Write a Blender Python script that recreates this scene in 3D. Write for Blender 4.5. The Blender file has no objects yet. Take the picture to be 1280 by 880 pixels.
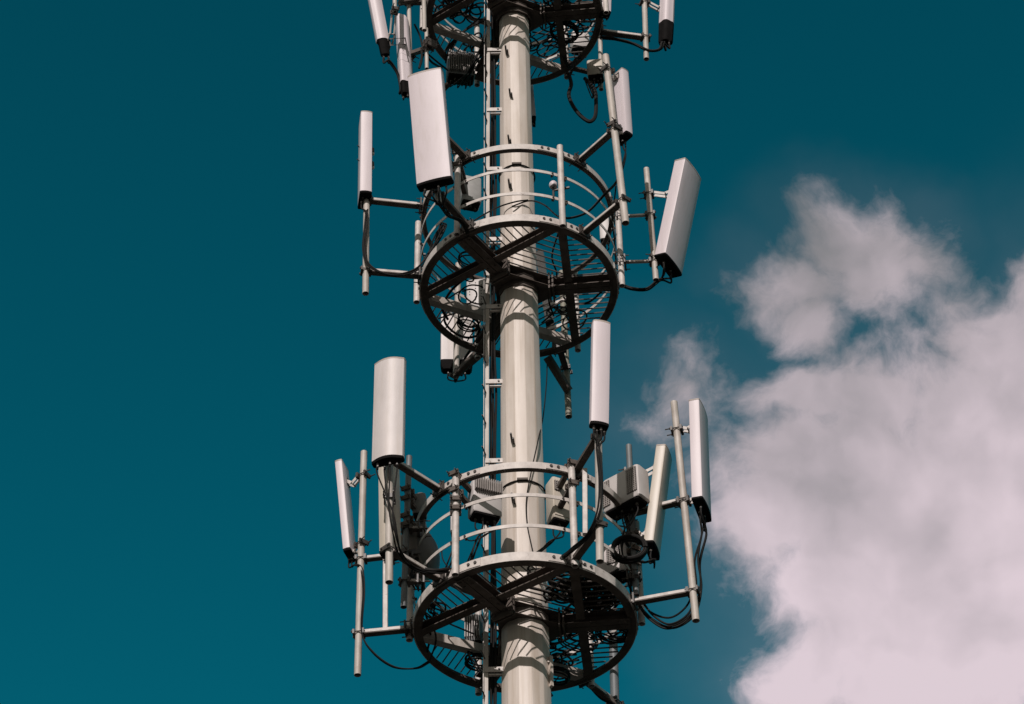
import bpy, math, random
from mathutils import Vector as V, Matrix
R = math.radians
rnd = random.Random(7)
sc = bpy.context.scene
col = sc.collection

# ------------------------------------------------------------------ camera model
FPX = 3054.89
CAM = V((0.0, -18.908, 1.6))
AF = V((-0.00333301, 0.73396492, 0.6791792))
AR = V((0.99982399, 0.01498559, -0.01128785))
AU = V((0.01846279, -0.67902203, 0.73388569))
ZL, ZM, ZT = 15.54, 20.029, 24.615          # heights of the three platform rings
RAIL = 1.10                                 # guard rail height

def ray(x, y):
    return AF + AR * ((x - 640) / FPX) - AU * ((y - 440) / FPX)
def at(x, y, Y):                            # a sight line met with the vertical plane y = Y (metres beside the mast axis)
    d = ray(x, y); return CAM + d * ((Y - CAM.y) / d.y)
def pol(a, r, z):
    return V((r * math.cos(R(a)), r * math.sin(R(a)), z))

# ------------------------------------------------------------------ materials
def new_mat(name):
    m = bpy.data.materials.new(name); m.use_nodes = True
    nt = m.node_tree; b = nt.nodes['Principled BSDF']
    return m, nt, b
def N(nt, t, **kw):
    n = nt.nodes.new(t)
    for k, v in kw.items():
        if k.startswith('i_'): n.inputs[k[2:].replace('_', ' ')].default_value = v
        else: setattr(n, k, v)
    return n
def surf(name, base, alt, scale=(6, 6, 6), rough=.5, metal=0., spots=None, spot_amt=.62, bump=.0, streak=None, detail=6., contrast=(.35, .68), per_object=.0, spec=.5):
    """base / alt blended by noise, optional darker spots and vertical streaks."""
    m, nt, b = new_mat(name)
    L = nt.links.new
    tc = N(nt, 'ShaderNodeTexCoord')
    info = N(nt, 'ShaderNodeObjectInfo')
    off = N(nt, 'ShaderNodeVectorMath', operation='SCALE'); off.inputs['Scale'].default_value = 37.0
    comb = N(nt, 'ShaderNodeCombineXYZ'); 
    for i in range(3): L(info.outputs['Random'], comb.inputs[i])
    L(comb.outputs[0], off.inputs[0])
    add = N(nt, 'ShaderNodeVectorMath', operation='ADD'); L(tc.outputs['Object'], add.inputs[0]); L(off.outputs[0], add.inputs[1])
    mp = N(nt, 'ShaderNodeMapping'); mp.inputs['Scale'].default_value = scale; L(add.outputs[0], mp.inputs[0])
    n1 = N(nt, 'ShaderNodeTexNoise'); n1.inputs['Scale'].default_value = 1.; n1.inputs['Detail'].default_value = detail; n1.inputs['Roughness'].default_value = .62
    L(mp.outputs[0], n1.inputs['Vector'])
    r1 = N(nt, 'ShaderNodeMapRange'); r1.inputs[1].default_value = contrast[0]; r1.inputs[2].default_value = contrast[1]
    L(n1.outputs['Fac'], r1.inputs[0])
    mx = N(nt, 'ShaderNodeMix', data_type='RGBA'); mx.inputs[6].default_value = (*base, 1); mx.inputs[7].default_value = (*alt, 1)
    L(r1.outputs[0], mx.inputs[0]); last = mx.outputs[2]
    if streak:
        ms = N(nt, 'ShaderNodeMapping'); ms.inputs['Scale'].default_value = streak[1]; L(add.outputs[0], ms.inputs[0])
        n3 = N(nt, 'ShaderNodeTexNoise'); n3.inputs['Scale'].default_value = 1.; n3.inputs['Detail'].default_value = 5.; n3.inputs['Roughness'].default_value = .6
        L(ms.outputs[0], n3.inputs['Vector'])
        r3 = N(nt, 'ShaderNodeMapRange'); r3.inputs[1].default_value = .50; r3.inputs[2].default_value = .78; r3.inputs[4].default_value = streak[2]
        L(n3.outputs['Fac'], r3.inputs[0])
        m3 = N(nt, 'ShaderNodeMix', data_type='RGBA'); L(r3.outputs[0], m3.inputs[0]); L(last, m3.inputs[6]); m3.inputs[7].default_value = (*streak[0], 1); last = m3.outputs[2]
    if spots:
        n2 = N(nt, 'ShaderNodeTexNoise'); n2.inputs['Scale'].default_value = 17.; n2.inputs['Detail'].default_value = 7.; n2.inputs['Roughness'].default_value = .7
        L(add.outputs[0], n2.inputs['Vector'])
        r2 = N(nt, 'ShaderNodeMapRange'); r2.inputs[1].default_value = spot_amt; r2.inputs[2].default_value = spot_amt + .09; r2.inputs[4].default_value = .8
        L(n2.outputs['Fac'], r2.inputs[0])
        m2 = N(nt, 'ShaderNodeMix', data_type='RGBA'); L(r2.outputs[0], m2.inputs[0]); L(last, m2.inputs[6]); m2.inputs[7].default_value = (*spots, 1); last = m2.outputs[2]
    b.inputs['Specular IOR Level'].default_value = spec
    L(last, b.inputs['Base Color'])
    b.inputs['Roughness'].default_value = rough; b.inputs['Metallic'].default_value = metal
    if bump:
        bp = N(nt, 'ShaderNodeBump'); bp.inputs['Strength'].default_value = bump; bp.inputs['Distance'].default_value = .01
        L(n1.outputs['Fac'], bp.inputs['Height']); L(bp.outputs[0], b.inputs['Normal'])
    return m

M = {}
M['steel'] = surf('galvanised steel', (.57, .525, .49), (.38, .345, .32), (11, 11, 8), .55, .0, (.16, .115, .085), .61, .2)
M['beam'] = surf('weathered steel darkened for shade', (.125, .105, .092), (.065, .052, .043), (8, 8, 8), .7, .0, (.05, .028, .018), .60, .15, spec=.25)  # rusty steel, base colour taken near black to stand in for shade
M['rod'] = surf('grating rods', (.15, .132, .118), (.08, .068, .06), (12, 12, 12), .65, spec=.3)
M['pipe'] = surf('zinc pipe', (.47, .43, .39), (.33, .295, .26), (10, 10, 5), .55, .0, (.17, .12, .085), .635, .1, streak=((.22, .165, .12), (26, 26, 1.6), .5))
M['olive'] = surf('oxidised pipe', (.25, .24, .19), (.17, .16, .12), (10, 10, 5), .6, .0, (.10, .08, .05), .65, .1)
M['greypipe'] = surf('grey pipe toned for shade', (.13, .145, .15), (.09, .10, .105), (9, 9, 5), .55)  # dark tone also carries the shade on the lower left pipe
M['white'] = surf('white fibreglass', (.60, .535, .56), (.55, .49, .51), (3, 3, 1.2), .5, .0, None, .7, .0, streak=((.40, .35, .32), (22, 22, .9), .35))
M['aged'] = surf('yellowed fibreglass', (.52, .47, .41), (.43, .385, .32), (3, 3, 1.2), .45, .0, (.36, .30, .22), .70, .0, streak=((.38, .32, .23), (22, 22, .9), .6))
M['worn'] = surf('weathered fibreglass', (.57, .525, .515), (.47, .435, .425), (5, 5, 2), .5, .0, (.40, .34, .28), .66, .0, streak=((.42, .36, .30), (24, 24, 1.0), .5))
M['capgrey'] = surf('beige plastic rim', (.36, .31, .27), (.26, .22, .19), (12, 12, 12), .55)
M['black'] = surf('black plastic', (.006, .0055, .0055), (.010, .009, .009), (14, 14, 14), .75, spec=.05)
M['rubber'] = surf('black cable sheath', (.007, .0065, .0065), (.012, .011, .010), (14, 14, 14), .65, spec=.18)
M['dark'] = surf('dark bolt steel', (.032, .027, .024), (.07, .058, .05), (30, 30, 30), .5)
M['grey'] = surf('light grey enamel', (.50, .47, .455), (.42, .395, .38), (5, 5, 3), .5, .0, (.27, .22, .18), .68)
M['fins'] = surf('cast heat sink', (.33, .30, .28), (.22, .20, .185), (9, 9, 9), .55)
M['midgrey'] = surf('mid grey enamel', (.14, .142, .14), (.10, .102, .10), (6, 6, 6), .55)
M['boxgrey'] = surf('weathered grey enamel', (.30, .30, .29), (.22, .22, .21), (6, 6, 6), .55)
M['grille'] = surf('dark grille', (.085, .075, .07), (.13, .115, .105), (40, 40, 40), .6)
M['radome'] = surf('brown grey radome', (.17, .15, .135), (.14, .122, .11), (4, 4, 4), .6)
M['brass'] = surf('nickel connector', (.10, .09, .08), (.06, .053, .047), (30, 30, 30), .5)
M['mast'] = surf('cream mast paint', (.585, .525, .475), (.46, .40, .345), (4.2, 4.2, 1.0), .5, .0, (.31, .26, .21), .675, .04, streak=((.34, .27, .20), (17, 17, .4), .9))
M['ground'] = surf('low bounce ground', (.010, .009, .006), (.007, .0065, .004), (.35, .35, .35), .9)  # near black so little light bounces up onto the undersides
M['concrete'] = surf('footing concrete', (.24, .23, .21), (.19, .18, .165), (2, 2, 2), .85)

# ------------------------------------------------------------------ mesh builder
class MB:
    def __init__(s): s.v = []; s.f = []; s.m = []; s.k = 0
    def mat(s, k): s.k = k; return s
    def add(s, vs, fs):
        o = len(s.v); s.v += [V(p) for p in vs]
        for f in fs: s.f.append([i + o for i in f]); s.m.append(s.k)
        return s
    def box(s, c, ax, ay, az):                 # centre and three half axes
        c = V(c); vs = []
        for k in (-1, 1):
            for j in (-1, 1):
                for i in (-1, 1): vs.append(c + ax * i + ay * j + az * k)
        fs = [(0, 2, 3, 1), (4, 5, 7, 6), (0, 1, 5, 4), (2, 6, 7, 3), (0, 4, 6, 2), (1, 3, 7, 5)]
        if ax.cross(ay).dot(az) < 0: fs = [f[::-1] for f in fs]
        return s.add(vs, fs)
    def bar(s, a, b, w, h, up=V((0, 0, 1))):   # rectangular bar from a to b
        a, b = V(a), V(b); d = b - a; t = d.normalized()
        x = t.cross(up)
        if x.length < 1e-4: x = t.cross(V((1, 0, 0)))
        x.normalize(); y = x.cross(t).normalized()
        return s.box((a + b) / 2, d / 2, x * (w / 2), y * (h / 2))
    def bbar(s, a, b, w, h, up=V((0, 0, 1)), c=.12):   # bar with chamfered long edges
        a, b = V(a), V(b); t = (b - a).normalized(); x = t.cross(up)
        if x.length < 1e-4: x = t.cross(V((1, 0, 0)))
        x.normalize(); y = x.cross(t).normalized(); e = c * min(w, h)
        pr = [(-w/2+e, -h/2), (w/2-e, -h/2), (w/2, -h/2+e), (w/2, h/2-e), (w/2-e, h/2), (-w/2+e, h/2), (-w/2, h/2-e), (-w/2, -h/2+e)]
        return s.loft([[a + x*p + y*q for p, q in pr], [b + x*p + y*q for p, q in pr]])
    def loft(s, rings, cap=(True, True), closed=False):
        n = len(rings[0]); vs = [p for r in rings for p in r]; fs = []
        k = len(rings)
        for i in range(k if closed else k - 1):
            a, b = i * n, ((i + 1) % k) * n
            for j in range(n):
                fs.append((a + j, a + (j + 1) % n, b + (j + 1) % n, b + j))
        if not closed:
            if cap[0]: fs.append(tuple(range(n))[::-1])
            if cap[1]: fs.append(tuple((k - 1) * n + j for j in range(n)))
        return s.add(vs, fs)
    def tube(s, pts, r, n=8, cap=True, closed=False):
        pts = [V(p) for p in pts]; k = len(pts); rings = []
        prev = None
        for i, p in enumerate(pts):
            if closed: t = (pts[(i + 1) % k] - pts[i - 1])
            else: t = pts[min(i + 1, k - 1)] - pts[max(i - 1, 0)]
            t.normalize()
            if prev is None:
                x = t.cross(V((0, 0, 1)))
                if x.length < .05: x = t.cross(V((0, 1, 0)))
            else: x = prev - t * prev.dot(t)
            x.normalize(); prev = x; y = t.cross(x)
            rr = r[i] if isinstance(r, (list, tuple)) else r
            rings.append([p + (x * math.cos(2*math.pi*j/n) + y * math.sin(2*math.pi*j/n)) * rr for j in range(n)])
        return s.loft(rings, (cap, cap), closed)
    def pipe(s, a, b, r, wall=.006, n=18):      # hollow pipe, open at both ends
        a, b = V(a), V(b); t = (b - a).normalized(); x = t.cross(V((0, 1, 0))).normalized(); y = t.cross(x)
        def rg(p, q): return [p + (x * math.cos(2*math.pi*j/n) + y * math.sin(2*math.pi*j/n)) * q for j in range(n)]
        return s.loft([rg(a, r), rg(b, r), rg(b, r - wall), rg(a, r - wall)], closed=True)
    def ring(s, prof, z, a0=0, a1=360, n=120, cx=0, cy=0):    # revolve (r, dz) profile about the mast axis
        full = abs(a1 - a0) >= 359.9; rings = []
        k = n if full else n + 1
        for i in range(k):
            a = R(a0 + (a1 - a0) * i / n); c, q = math.cos(a), math.sin(a)
            rings.append([V((cx + r * c, cy + r * q, z + dz)) for r, dz in prof])
        return s.loft(rings, closed=full)
    def bolt(s, p, d, r=.011, h=.012, n=6):
        d = V(d).normalized(); return s.tube([V(p), V(p) + d * h], r, n)
    def build(s, name, mats, parent=None, smooth=40):
        if isinstance(mats, str): mats = [mats]
        org = ORG[parent.name] if parent is not None else None
        if org is None:
            lo = V((min(p.x for p in s.v), min(p.y for p in s.v), min(p.z for p in s.v))); hi = V((max(p.x for p in s.v), max(p.y for p in s.v), max(p.z for p in s.v)))
            org = V(((lo.x + hi.x) / 2, (lo.y + hi.y) / 2, lo.z))
        me = bpy.data.meshes.new(name)
        me.from_pydata([tuple(p - org) for p in s.v], [], s.f)
        for k in mats: me.materials.append(M[k])
        me.polygons.foreach_set('material_index', s.m)
        import bmesh
        bm = bmesh.new(); bm.from_mesh(me); bmesh.ops.recalc_face_normals(bm, faces=bm.faces); bm.to_mesh(me); bm.free()
        if smooth:
            me.polygons.foreach_set('use_smooth', [True] * len(me.polygons))
            me.set_sharp_from_angle(angle=R(smooth))
        me.update()
        o = bpy.data.objects.new(name, me); col.objects.link(o)
        if parent is not None: o.parent = parent
        else: o.location = org
        ORG[o.name] = org
        return o
ORG = {}
def tag(o, label=None, cat=None, group=None, kind=None):
    if label: o['label'] = label
    if cat: o['category'] = cat
    if group: o['group'] = group
    if kind: o['kind'] = kind
    return o
def thing(name, label, cat, loc, group=None):
    o = bpy.data.objects.new(name, None); o.empty_display_size = .1; col.objects.link(o); o.location = V(loc)
    ORG[o.name] = V(loc)
    return tag(o, label, cat, group)
def copy_tree(o, parent=None):
    c = o.copy(); col.objects.link(c); c.parent = parent; ORG[c.name] = ORG[o.name]
    for ch in list(o.children): copy_tree(ch, c)
    return c
def smooth_path(pts, k=8):
    pts = [V(p) for p in pts]
    if len(pts) < 3: return pts
    P = [pts[0] * 2 - pts[1]] + pts + [pts[-1] * 2 - pts[-2]]; out = []
    for i in range(1, len(P) - 2):
        for j in range(k):
            t = j / k; a, b, c, d = P[i-1], P[i], P[i+1], P[i+2]
            out.append(.5 * ((2*b) + (c - a)*t + (2*a - 5*b + 4*c - d)*t*t + (3*b - a - 3*c + d)*t*t*t))
    out.append(pts[-1]); return out

# ------------------------------------------------------------------ ground
g = MB()
g.add([(-900, -900, 0), (900, -900, 0), (900, 900, 0), (-900, 900, 0)], [(0, 1, 2, 3)])
tag(g.build('ground', 'ground', smooth=0), 'unseen dark low bounce ground stretching away below the mast', 'ground', kind='structure')
f = MB(); f.box((0, 0, .2), V((1.4, 0, 0)), V((0, 1.4, 0)), V((0, 0, .196)))
tag(f.build('footing', 'concrete', smooth=0), 'square concrete footing at the foot of the mast', 'footing', kind='structure')

# ------------------------------------------------------------------ mast
def mast_r(z): return max(.165, .234 - .0062 * (z - 14.6))
mast = thing('monopole_mast', 'cream painted twelve sided steel mast carrying the three ring platforms', 'mast', (0, 0, .4))
def poly12(r, z, off=-6.4 + 0):
    # a corner sits 13.6 degrees to the right of the face turned to the camera
    return [V((r * math.cos(R(-90 + 13.6 + 30 * k)), r * math.sin(R(-90 + 13.6 + 30 * k)), z)) for k in range(12)]
b = MB()
zs = [.4, 8.2, 8.2, 17.25, 17.25, 22.7, 22.7, 29.5]
rs = [mast_r(.4), mast_r(8.2), mast_r(8.2) - .006, mast_r(17.25), mast_r(17.25), mast_r(22.7), mast_r(22.7), mast_r(29.5)]
# corners slightly rounded: every polygon corner becomes two points
def poly_round(r, z):
    c = [V((r * 1.03 * math.cos(R(-76.4 + 30 * k)), r * 1.03 * math.sin(R(-76.4 + 30 * k)), z)) for k in range(12)]; out = []
    for i in range(12):
        p, q, n_ = c[i], c[i - 1], c[(i + 1) % 12]
        out += [p.lerp(q, .10), p.lerp(p.lerp(q, .1).lerp(p.lerp(n_, .1), .5), .6), p.lerp(n_, .10)]
    return out
b.loft([poly_round(r_, z_) for r_, z_ in zip(rs, zs)])
b.build('shaft', 'mast', mast, 12)
# climbing pegs on the near face, stood off in pairs
for (x, y) in ((636.5, 178), (637, 233), (640, 551), (641, 626), (638, 120), (633, 66)):
    # meet the sight line with the mast surface
    Y = -mast_r(at(x, y, -.2).z) * .97
    p = at(x, y, Y); k = MB()
    d = V((-.10, -1, .12)).normalized()
    k.tube([p + V((0, .02, 0)), p + d * .105], .011, 7); k.tube([p + V((.018, .02, -.03)), p + V((.018, 0, -.03)) + d * .07], .012, 7)
    k.build('climbing_peg', 'dark', mast)
# strap bands
for (x, y, zz) in ((645, 206, 0), (652, 603, 0)):
    z = at(x, y, -.2).z; r = mast_r(z) + .008; k = MB()
    k.tube([V((r * 1.02 * math.cos(R(-90 + a)), r * 1.02 * math.sin(R(-90 + a)), z)) for a in range(0, 360, 10)], .009, 6, closed=True)
    k.mat(1); k.box(V((0, -r - .012, z + .012)), V((.055, 0, 0)), V((0, .01, 0)), V((0, 0, .012)))
    k.build('strap', ['rubber', 'beam'], mast)
# small access plate low on the right flank
p = at(686, 842, -.06); k = MB(); k.box(p, V((.012, .01, 0)), V((-.03, .05, 0)), V((0, 0, .17))); k.bolt(p + V((0, -.05, .1)), (0, -1, 0)); k.build('bracket_plate', 'mast', mast)

# ------------------------------------------------------------------ ring platform
RO = 1.07
POSTS = [55, 115, 175, 235, 295, 355]
def splice(zc, hgt, r, a):
    s = MB()
    w = math.degrees(.24 / r)
    s.ring([(r + .001, -hgt/2), (r + .007, -hgt/2), (r + .007, hgt/2), (r + .001, hgt/2)], zc, a - w, a + w, 10)
    s.mat(1)
    for o in (-.19, -.12, .12, .19):
        aa = a + math.degrees(o / r); s.bolt(pol(aa, r + .004, zc + .004), pol(aa, 1, 0), .0155, .013, 8)
    return s
def make_platform(z, label):
    t = thing('ring_platform', label, 'platform', (0, 0, z - .1), 'round steel work platforms on the mast')
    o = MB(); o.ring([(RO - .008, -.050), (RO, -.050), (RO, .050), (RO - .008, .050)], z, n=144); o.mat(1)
    o.ring([(RO - .0085, -.052), (RO - .0085, .046), (RO - .018, .046), (RO - .018, -.042), (RO - .086, -.042), (RO - .086, -.052)], z, n=144)  # inner frame and flange coloured dark as shade under the ring
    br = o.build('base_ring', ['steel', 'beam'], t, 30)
    for a in POSTS: splice(z, .084, RO, a).build('joint_plate', ['steel', 'dark'], br)
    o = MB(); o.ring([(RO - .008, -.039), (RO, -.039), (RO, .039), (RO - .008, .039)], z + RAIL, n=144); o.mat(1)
    o.ring([(RO - .0085, -.041), (RO - .0085, .036), (RO - .016, .036), (RO - .016, -.032), (RO - .054, -.032), (RO - .054, -.041)], z + RAIL, n=144)  # rail flange coloured dark as underside shade
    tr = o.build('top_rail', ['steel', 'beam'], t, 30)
    for a in POSTS: splice(z + RAIL, .066, RO, a).build('joint_plate', ['steel', 'dark'], tr)
    for dz in (.36, .73):
        o = MB(); o.ring([(RO - .006, -.02), (RO + .002, -.02), (RO + .002, .02), (RO - .006, .02)], z + dz, n=144); o.mat(1)
        for a in POSTS:
            for q in (-4.2, 4.2): o.bolt(pol(a + q, RO - .012, z + dz), pol(a + q, 1, 0), .012, .026, 6); o.box(pol(a + q, RO - .02, z + dz - .016), V((.012, 0, 0)), V((0, .012, 0)), V((0, 0, .01)))
        o.build('middle_rail', ['steel', 'dark'], t, 30)
    for a in POSTS:
        o = MB(); o.pipe(pol(a, RO + .043, z - .085), pol(a, RO + .043, z + RAIL + .05), .034)
        o.add([pol(a, RO + .043, z + RAIL + .05) + V((.033 * math.cos(j * .5236), .033 * math.sin(j * .5236), 0)) for j in range(12)], [tuple(range(12))])
        pb = o.build('post', 'steel', t)
    # radial beams: two channels back to back
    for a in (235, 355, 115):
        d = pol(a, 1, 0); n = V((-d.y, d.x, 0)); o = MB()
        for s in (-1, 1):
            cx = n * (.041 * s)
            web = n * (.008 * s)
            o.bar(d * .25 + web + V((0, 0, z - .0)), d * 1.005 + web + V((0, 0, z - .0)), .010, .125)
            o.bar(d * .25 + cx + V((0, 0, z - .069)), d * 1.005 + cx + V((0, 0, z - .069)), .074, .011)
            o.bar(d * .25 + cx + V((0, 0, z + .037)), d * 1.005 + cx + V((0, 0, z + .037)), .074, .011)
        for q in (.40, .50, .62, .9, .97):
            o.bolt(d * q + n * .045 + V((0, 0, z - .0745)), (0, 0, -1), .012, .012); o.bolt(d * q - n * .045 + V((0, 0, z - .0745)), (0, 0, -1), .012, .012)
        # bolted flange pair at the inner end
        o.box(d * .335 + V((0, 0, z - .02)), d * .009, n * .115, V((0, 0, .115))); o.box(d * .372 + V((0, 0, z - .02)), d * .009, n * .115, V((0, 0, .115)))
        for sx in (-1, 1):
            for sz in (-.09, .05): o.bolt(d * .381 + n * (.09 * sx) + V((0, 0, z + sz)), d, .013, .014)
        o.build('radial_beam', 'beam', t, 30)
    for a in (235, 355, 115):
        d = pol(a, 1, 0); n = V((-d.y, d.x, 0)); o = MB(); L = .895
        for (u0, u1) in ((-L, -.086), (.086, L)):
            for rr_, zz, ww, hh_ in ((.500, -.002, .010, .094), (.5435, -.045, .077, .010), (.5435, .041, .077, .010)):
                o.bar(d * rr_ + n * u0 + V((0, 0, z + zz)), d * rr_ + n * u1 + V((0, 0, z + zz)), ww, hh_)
        o.build('cross_beam', 'beam' if a != 115 else 'pipe', t, 30)  # rear chord pale as if sunlit, near chords dark as if shaded
    # tapered sleeve of plates round the mast
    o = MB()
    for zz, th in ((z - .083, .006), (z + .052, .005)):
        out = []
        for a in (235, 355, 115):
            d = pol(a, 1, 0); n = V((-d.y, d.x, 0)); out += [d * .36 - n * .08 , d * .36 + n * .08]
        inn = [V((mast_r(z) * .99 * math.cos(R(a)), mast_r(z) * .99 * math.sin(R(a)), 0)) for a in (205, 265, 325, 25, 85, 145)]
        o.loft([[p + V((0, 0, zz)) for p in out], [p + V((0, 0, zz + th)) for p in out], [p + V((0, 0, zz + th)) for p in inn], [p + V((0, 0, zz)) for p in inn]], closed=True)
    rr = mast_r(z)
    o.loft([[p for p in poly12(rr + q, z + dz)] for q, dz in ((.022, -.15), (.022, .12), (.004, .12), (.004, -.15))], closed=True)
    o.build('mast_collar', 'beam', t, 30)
    # rod grating
    o = MB(); zr = z + .058
    rad = RO - .02
    for a in (235, 355, 115):                 # outer segments: rods square to the chord
        d = pol(a, 1, 0); n = V((-d.y, d.x, 0)); u = -.84
        while u < .86:
            e = math.sqrt(rad * rad - u * u)
            if e > .60 and abs(u) > .03: 
                j = rnd.uniform(-.004, .004)
                o.tube([d * .55 + n * (u + j) + V((0, 0, zr)), d * e + n * (u - j) + V((0, 0, zr))], .0078, 6)
            u += .0765
    for a in (295, 55):                       # inner quads, the third is the open hatch: rods square to the corner
        d = pol(a, 1, 0); n = V((-d.y, d.x, 0)); q = .27
        while q < .96:
            h = min(q * 1.732 - .07, (.50 - q * .5) / .866)
            if h > .05:
                j = rnd.uniform(-.004, .004)
                o.tube([d * (q + j) - n * h + V((0, 0, zr)), d * (q - j) + n * h + V((0, 0, zr))], .0078, 6)
            q += .0765
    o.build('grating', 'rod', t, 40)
    return t
plat = make_platform(ZM, 'ring platform at mid height with round guard rail and rod grating')
p2 = copy_tree(plat); p2.location.z = ZL - .1; p2['label'] = 'lowest ring platform, round guard rail crowded with radio boxes and coils'
p3 = copy_tree(plat); p3.location.z = ZT - .1; p3['label'] = 'topmost ring platform, cut by the upper edge of the picture'

# ------------------------------------------------------------------ mounting pipes with arms
def uclamp(mb, p, axis, out, r, rods=.09):
    """a saddle with two threaded rods gripping a pipe at p; rods stick out along -out"""
    axis = V(axis).normalized(); out = V(out); out = (out - axis * out.dot(axis)).normalized(); s = axis.cross(out)
    mb.box(p + out * (r + .012), s * (r + .02), out * .012, axis * .028)
    mb.box(p - out * (r + .010), s * (r + .02), out * .010, axis * .024)
    for k in (-1, 1):
        c = p + s * (k * (r + .010))
        mb.tube([c + out * (r + .035), c - out * (r + rods)], .006, 6)
        mb.tube([c - out * (r + .02), c - out * (r + .032)], .012, 6)
PIPE = {}
def mount(key, label, top, bot, Y, r=.035, arms=(), mat='pipe', Yt=None, bar=None, dark=False, group='antenna mounting pipes around the mast', ends='ring'):
    """arms: list of (inner point, height z) as 3D points on the ring and where they meet the pipe"""
    a, b_ = at(*bot, Y), at(*top, Y if Yt is None else Yt)
    t = thing('mounting_pipe', label, 'mounting pipe', a, group)
    m = MB(); m.pipe(a, b_, r); 
    ax = (b_ - a).normalized(); m.tube([b_ - ax * .006, b_ - ax * .002], r - .004, 14)
    pp = m.build('pipe', mat, t)
    m = MB()
    for q in (.32, .71): m.ring([(r + .0005, -.004), (r + .003, -.004), (r + .003, .004), (r + .0005, .004)], 0, n=16) if False else None
    for (inner, zc, w) in arms:
        k = (zc - a.z) / (b_.z - a.z); pp_ = a.lerp(b_, k); inner = V(inner)
        d = (pp_ - inner).normalized()
        m = MB(); zu = V((0, 0, w * .14)); zd = V((0, 0, -w * .30))
        m.bbar(inner - d * .02 + zu, pp_ - d * r * .9 + zu, w * .98, w * .66); m.mat(1)
        if w > .04: m.bar(inner - d * .02 + zd, pp_ - d * r * .9 + zd, w * 1.15, w * .20)  # dark lower bar paints the shaded underside of the arm
        am = m.build('arm', ['beam' if dark else 'steel', 'beam'], t, 30)  # dark arms get the shade colour all over
        # clamp plates at both ends
        m = MB(); 
        n = V((-d.y, d.x, 0)).normalized()
        m.box(inner + d * .012, d * .008, n * .075, V((0, 0, .06))); m.box(inner - d * .045, d * .008, n * .075, V((0, 0, .06)))
        for s in (-1, 1):
            for zz in (-.045, .045): m.tube([inner + n * (.062 * s) + V((0, 0, zz)) + d * .06, inner + n * (.062 * s) + V((0, 0, zz)) - d * .10], .006, 6)
        m.build('arm_clamp', 'dark', am)
        m = MB(); uclamp(m, pp_, ax, d * -1, r, .03); m.build('pipe_clamp', 'dark', am)
    if bar:
        m = MB(); m.bbar(bar[0], bar[1], .048, .048, V((0, 1, 0))); m.build('upright', 'steel', t, 30)
    PIPE[key] = (a, b_, r); return t
def rp(a, z, r=RO + .012): return pol(a, r, z)

mount('M1', 'left pipe at mid height with two level arms, ends far below its antenna', (459, 178), (457, 367), -.31, arms=[(rp(191, ZM + RAIL), ZM + RAIL, .06), (rp(192, ZM), ZM, .06)])
mount('M2', 'short pipe end poking out beneath the big tilted front antenna', (535, 118), (548, 254), -1.44, arms=[(rp(239, ZM + RAIL), ZM + RAIL, .06), (rp(241, ZM), ZM, .06)], dark=True)
mount('M3', 'long leaning pipe held high by two slanting arms right of the mid railing', (757, 70), (782, 279), -1.28, r=.039, arms=[(rp(309, ZM + RAIL), ZM + RAIL, .06), (rp(310, ZM), ZM, .06)])
mount('M4', 'thin pipe on two short level arms beside the outward tilted right antenna', (808, 211), (820, 350), -.14, r=.032, arms=[((1.145, -.10, at(776, 271, -.1).z), at(817, 269, -.14).z, .038), ((1.145, -.10, at(776, 328, -.1).z), at(817, 327, -.14).z, .038)])
mount('M5', 'pipe in front of the rear antenna seen under the mid platform', (573, 330), (570, 471), 1.36, arms=[(rp(113, ZM), ZM, .07)], mat='pipe')
mount('M6', 'pipe hanging low behind the mid platform, right of the mast', (702, 340), (711, 521), 1.30, r=.037, arms=[(rp(66, ZM + .02), ZM - .02, .06)], mat='olive')
# a sloping stay below the platform to that pipe
mount('L1', 'long leftmost pipe of the lowest platform with cables looping off its arm', (455, 565), (447, 844), .09, r=.034, arms=[((-1.33, .06, ZL + RAIL - .19), ZL + RAIL - .2, .052), ((-1.13, .03, ZL), ZL, .06)], bar=(V((-1.36, .062, ZL + RAIL - .19)), V((-1.34, .06, ZL + .01))))
mount('L2', 'pipe end hanging below the narrow deep antenna at lower left', (487, 470), (486.5, 728), -1.20, r=.036, arms=[(rp(222, ZL + RAIL), ZL + RAIL, .06), (rp(223, ZL), ZL, .06)])
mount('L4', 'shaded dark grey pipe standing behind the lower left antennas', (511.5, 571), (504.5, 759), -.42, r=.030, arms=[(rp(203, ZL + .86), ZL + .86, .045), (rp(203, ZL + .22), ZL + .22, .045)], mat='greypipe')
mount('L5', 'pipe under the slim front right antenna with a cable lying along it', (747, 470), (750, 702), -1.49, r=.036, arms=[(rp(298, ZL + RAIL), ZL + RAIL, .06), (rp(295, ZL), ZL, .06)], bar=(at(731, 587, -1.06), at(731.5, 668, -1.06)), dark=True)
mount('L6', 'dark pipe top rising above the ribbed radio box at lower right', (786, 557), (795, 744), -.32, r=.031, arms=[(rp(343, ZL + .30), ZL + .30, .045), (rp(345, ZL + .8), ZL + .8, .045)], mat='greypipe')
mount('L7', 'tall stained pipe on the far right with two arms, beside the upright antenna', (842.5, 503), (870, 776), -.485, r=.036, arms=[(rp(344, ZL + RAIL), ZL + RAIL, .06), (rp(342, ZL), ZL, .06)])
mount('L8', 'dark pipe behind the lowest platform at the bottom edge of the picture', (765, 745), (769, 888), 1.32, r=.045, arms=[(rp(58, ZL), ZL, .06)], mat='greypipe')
mount('T1', 'right pipe of the topmost platform held by one level arm', (803, -70), (808, 74), .37, r=.033, arms=[(rp(14, ZT), ZT, .062)])
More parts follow.
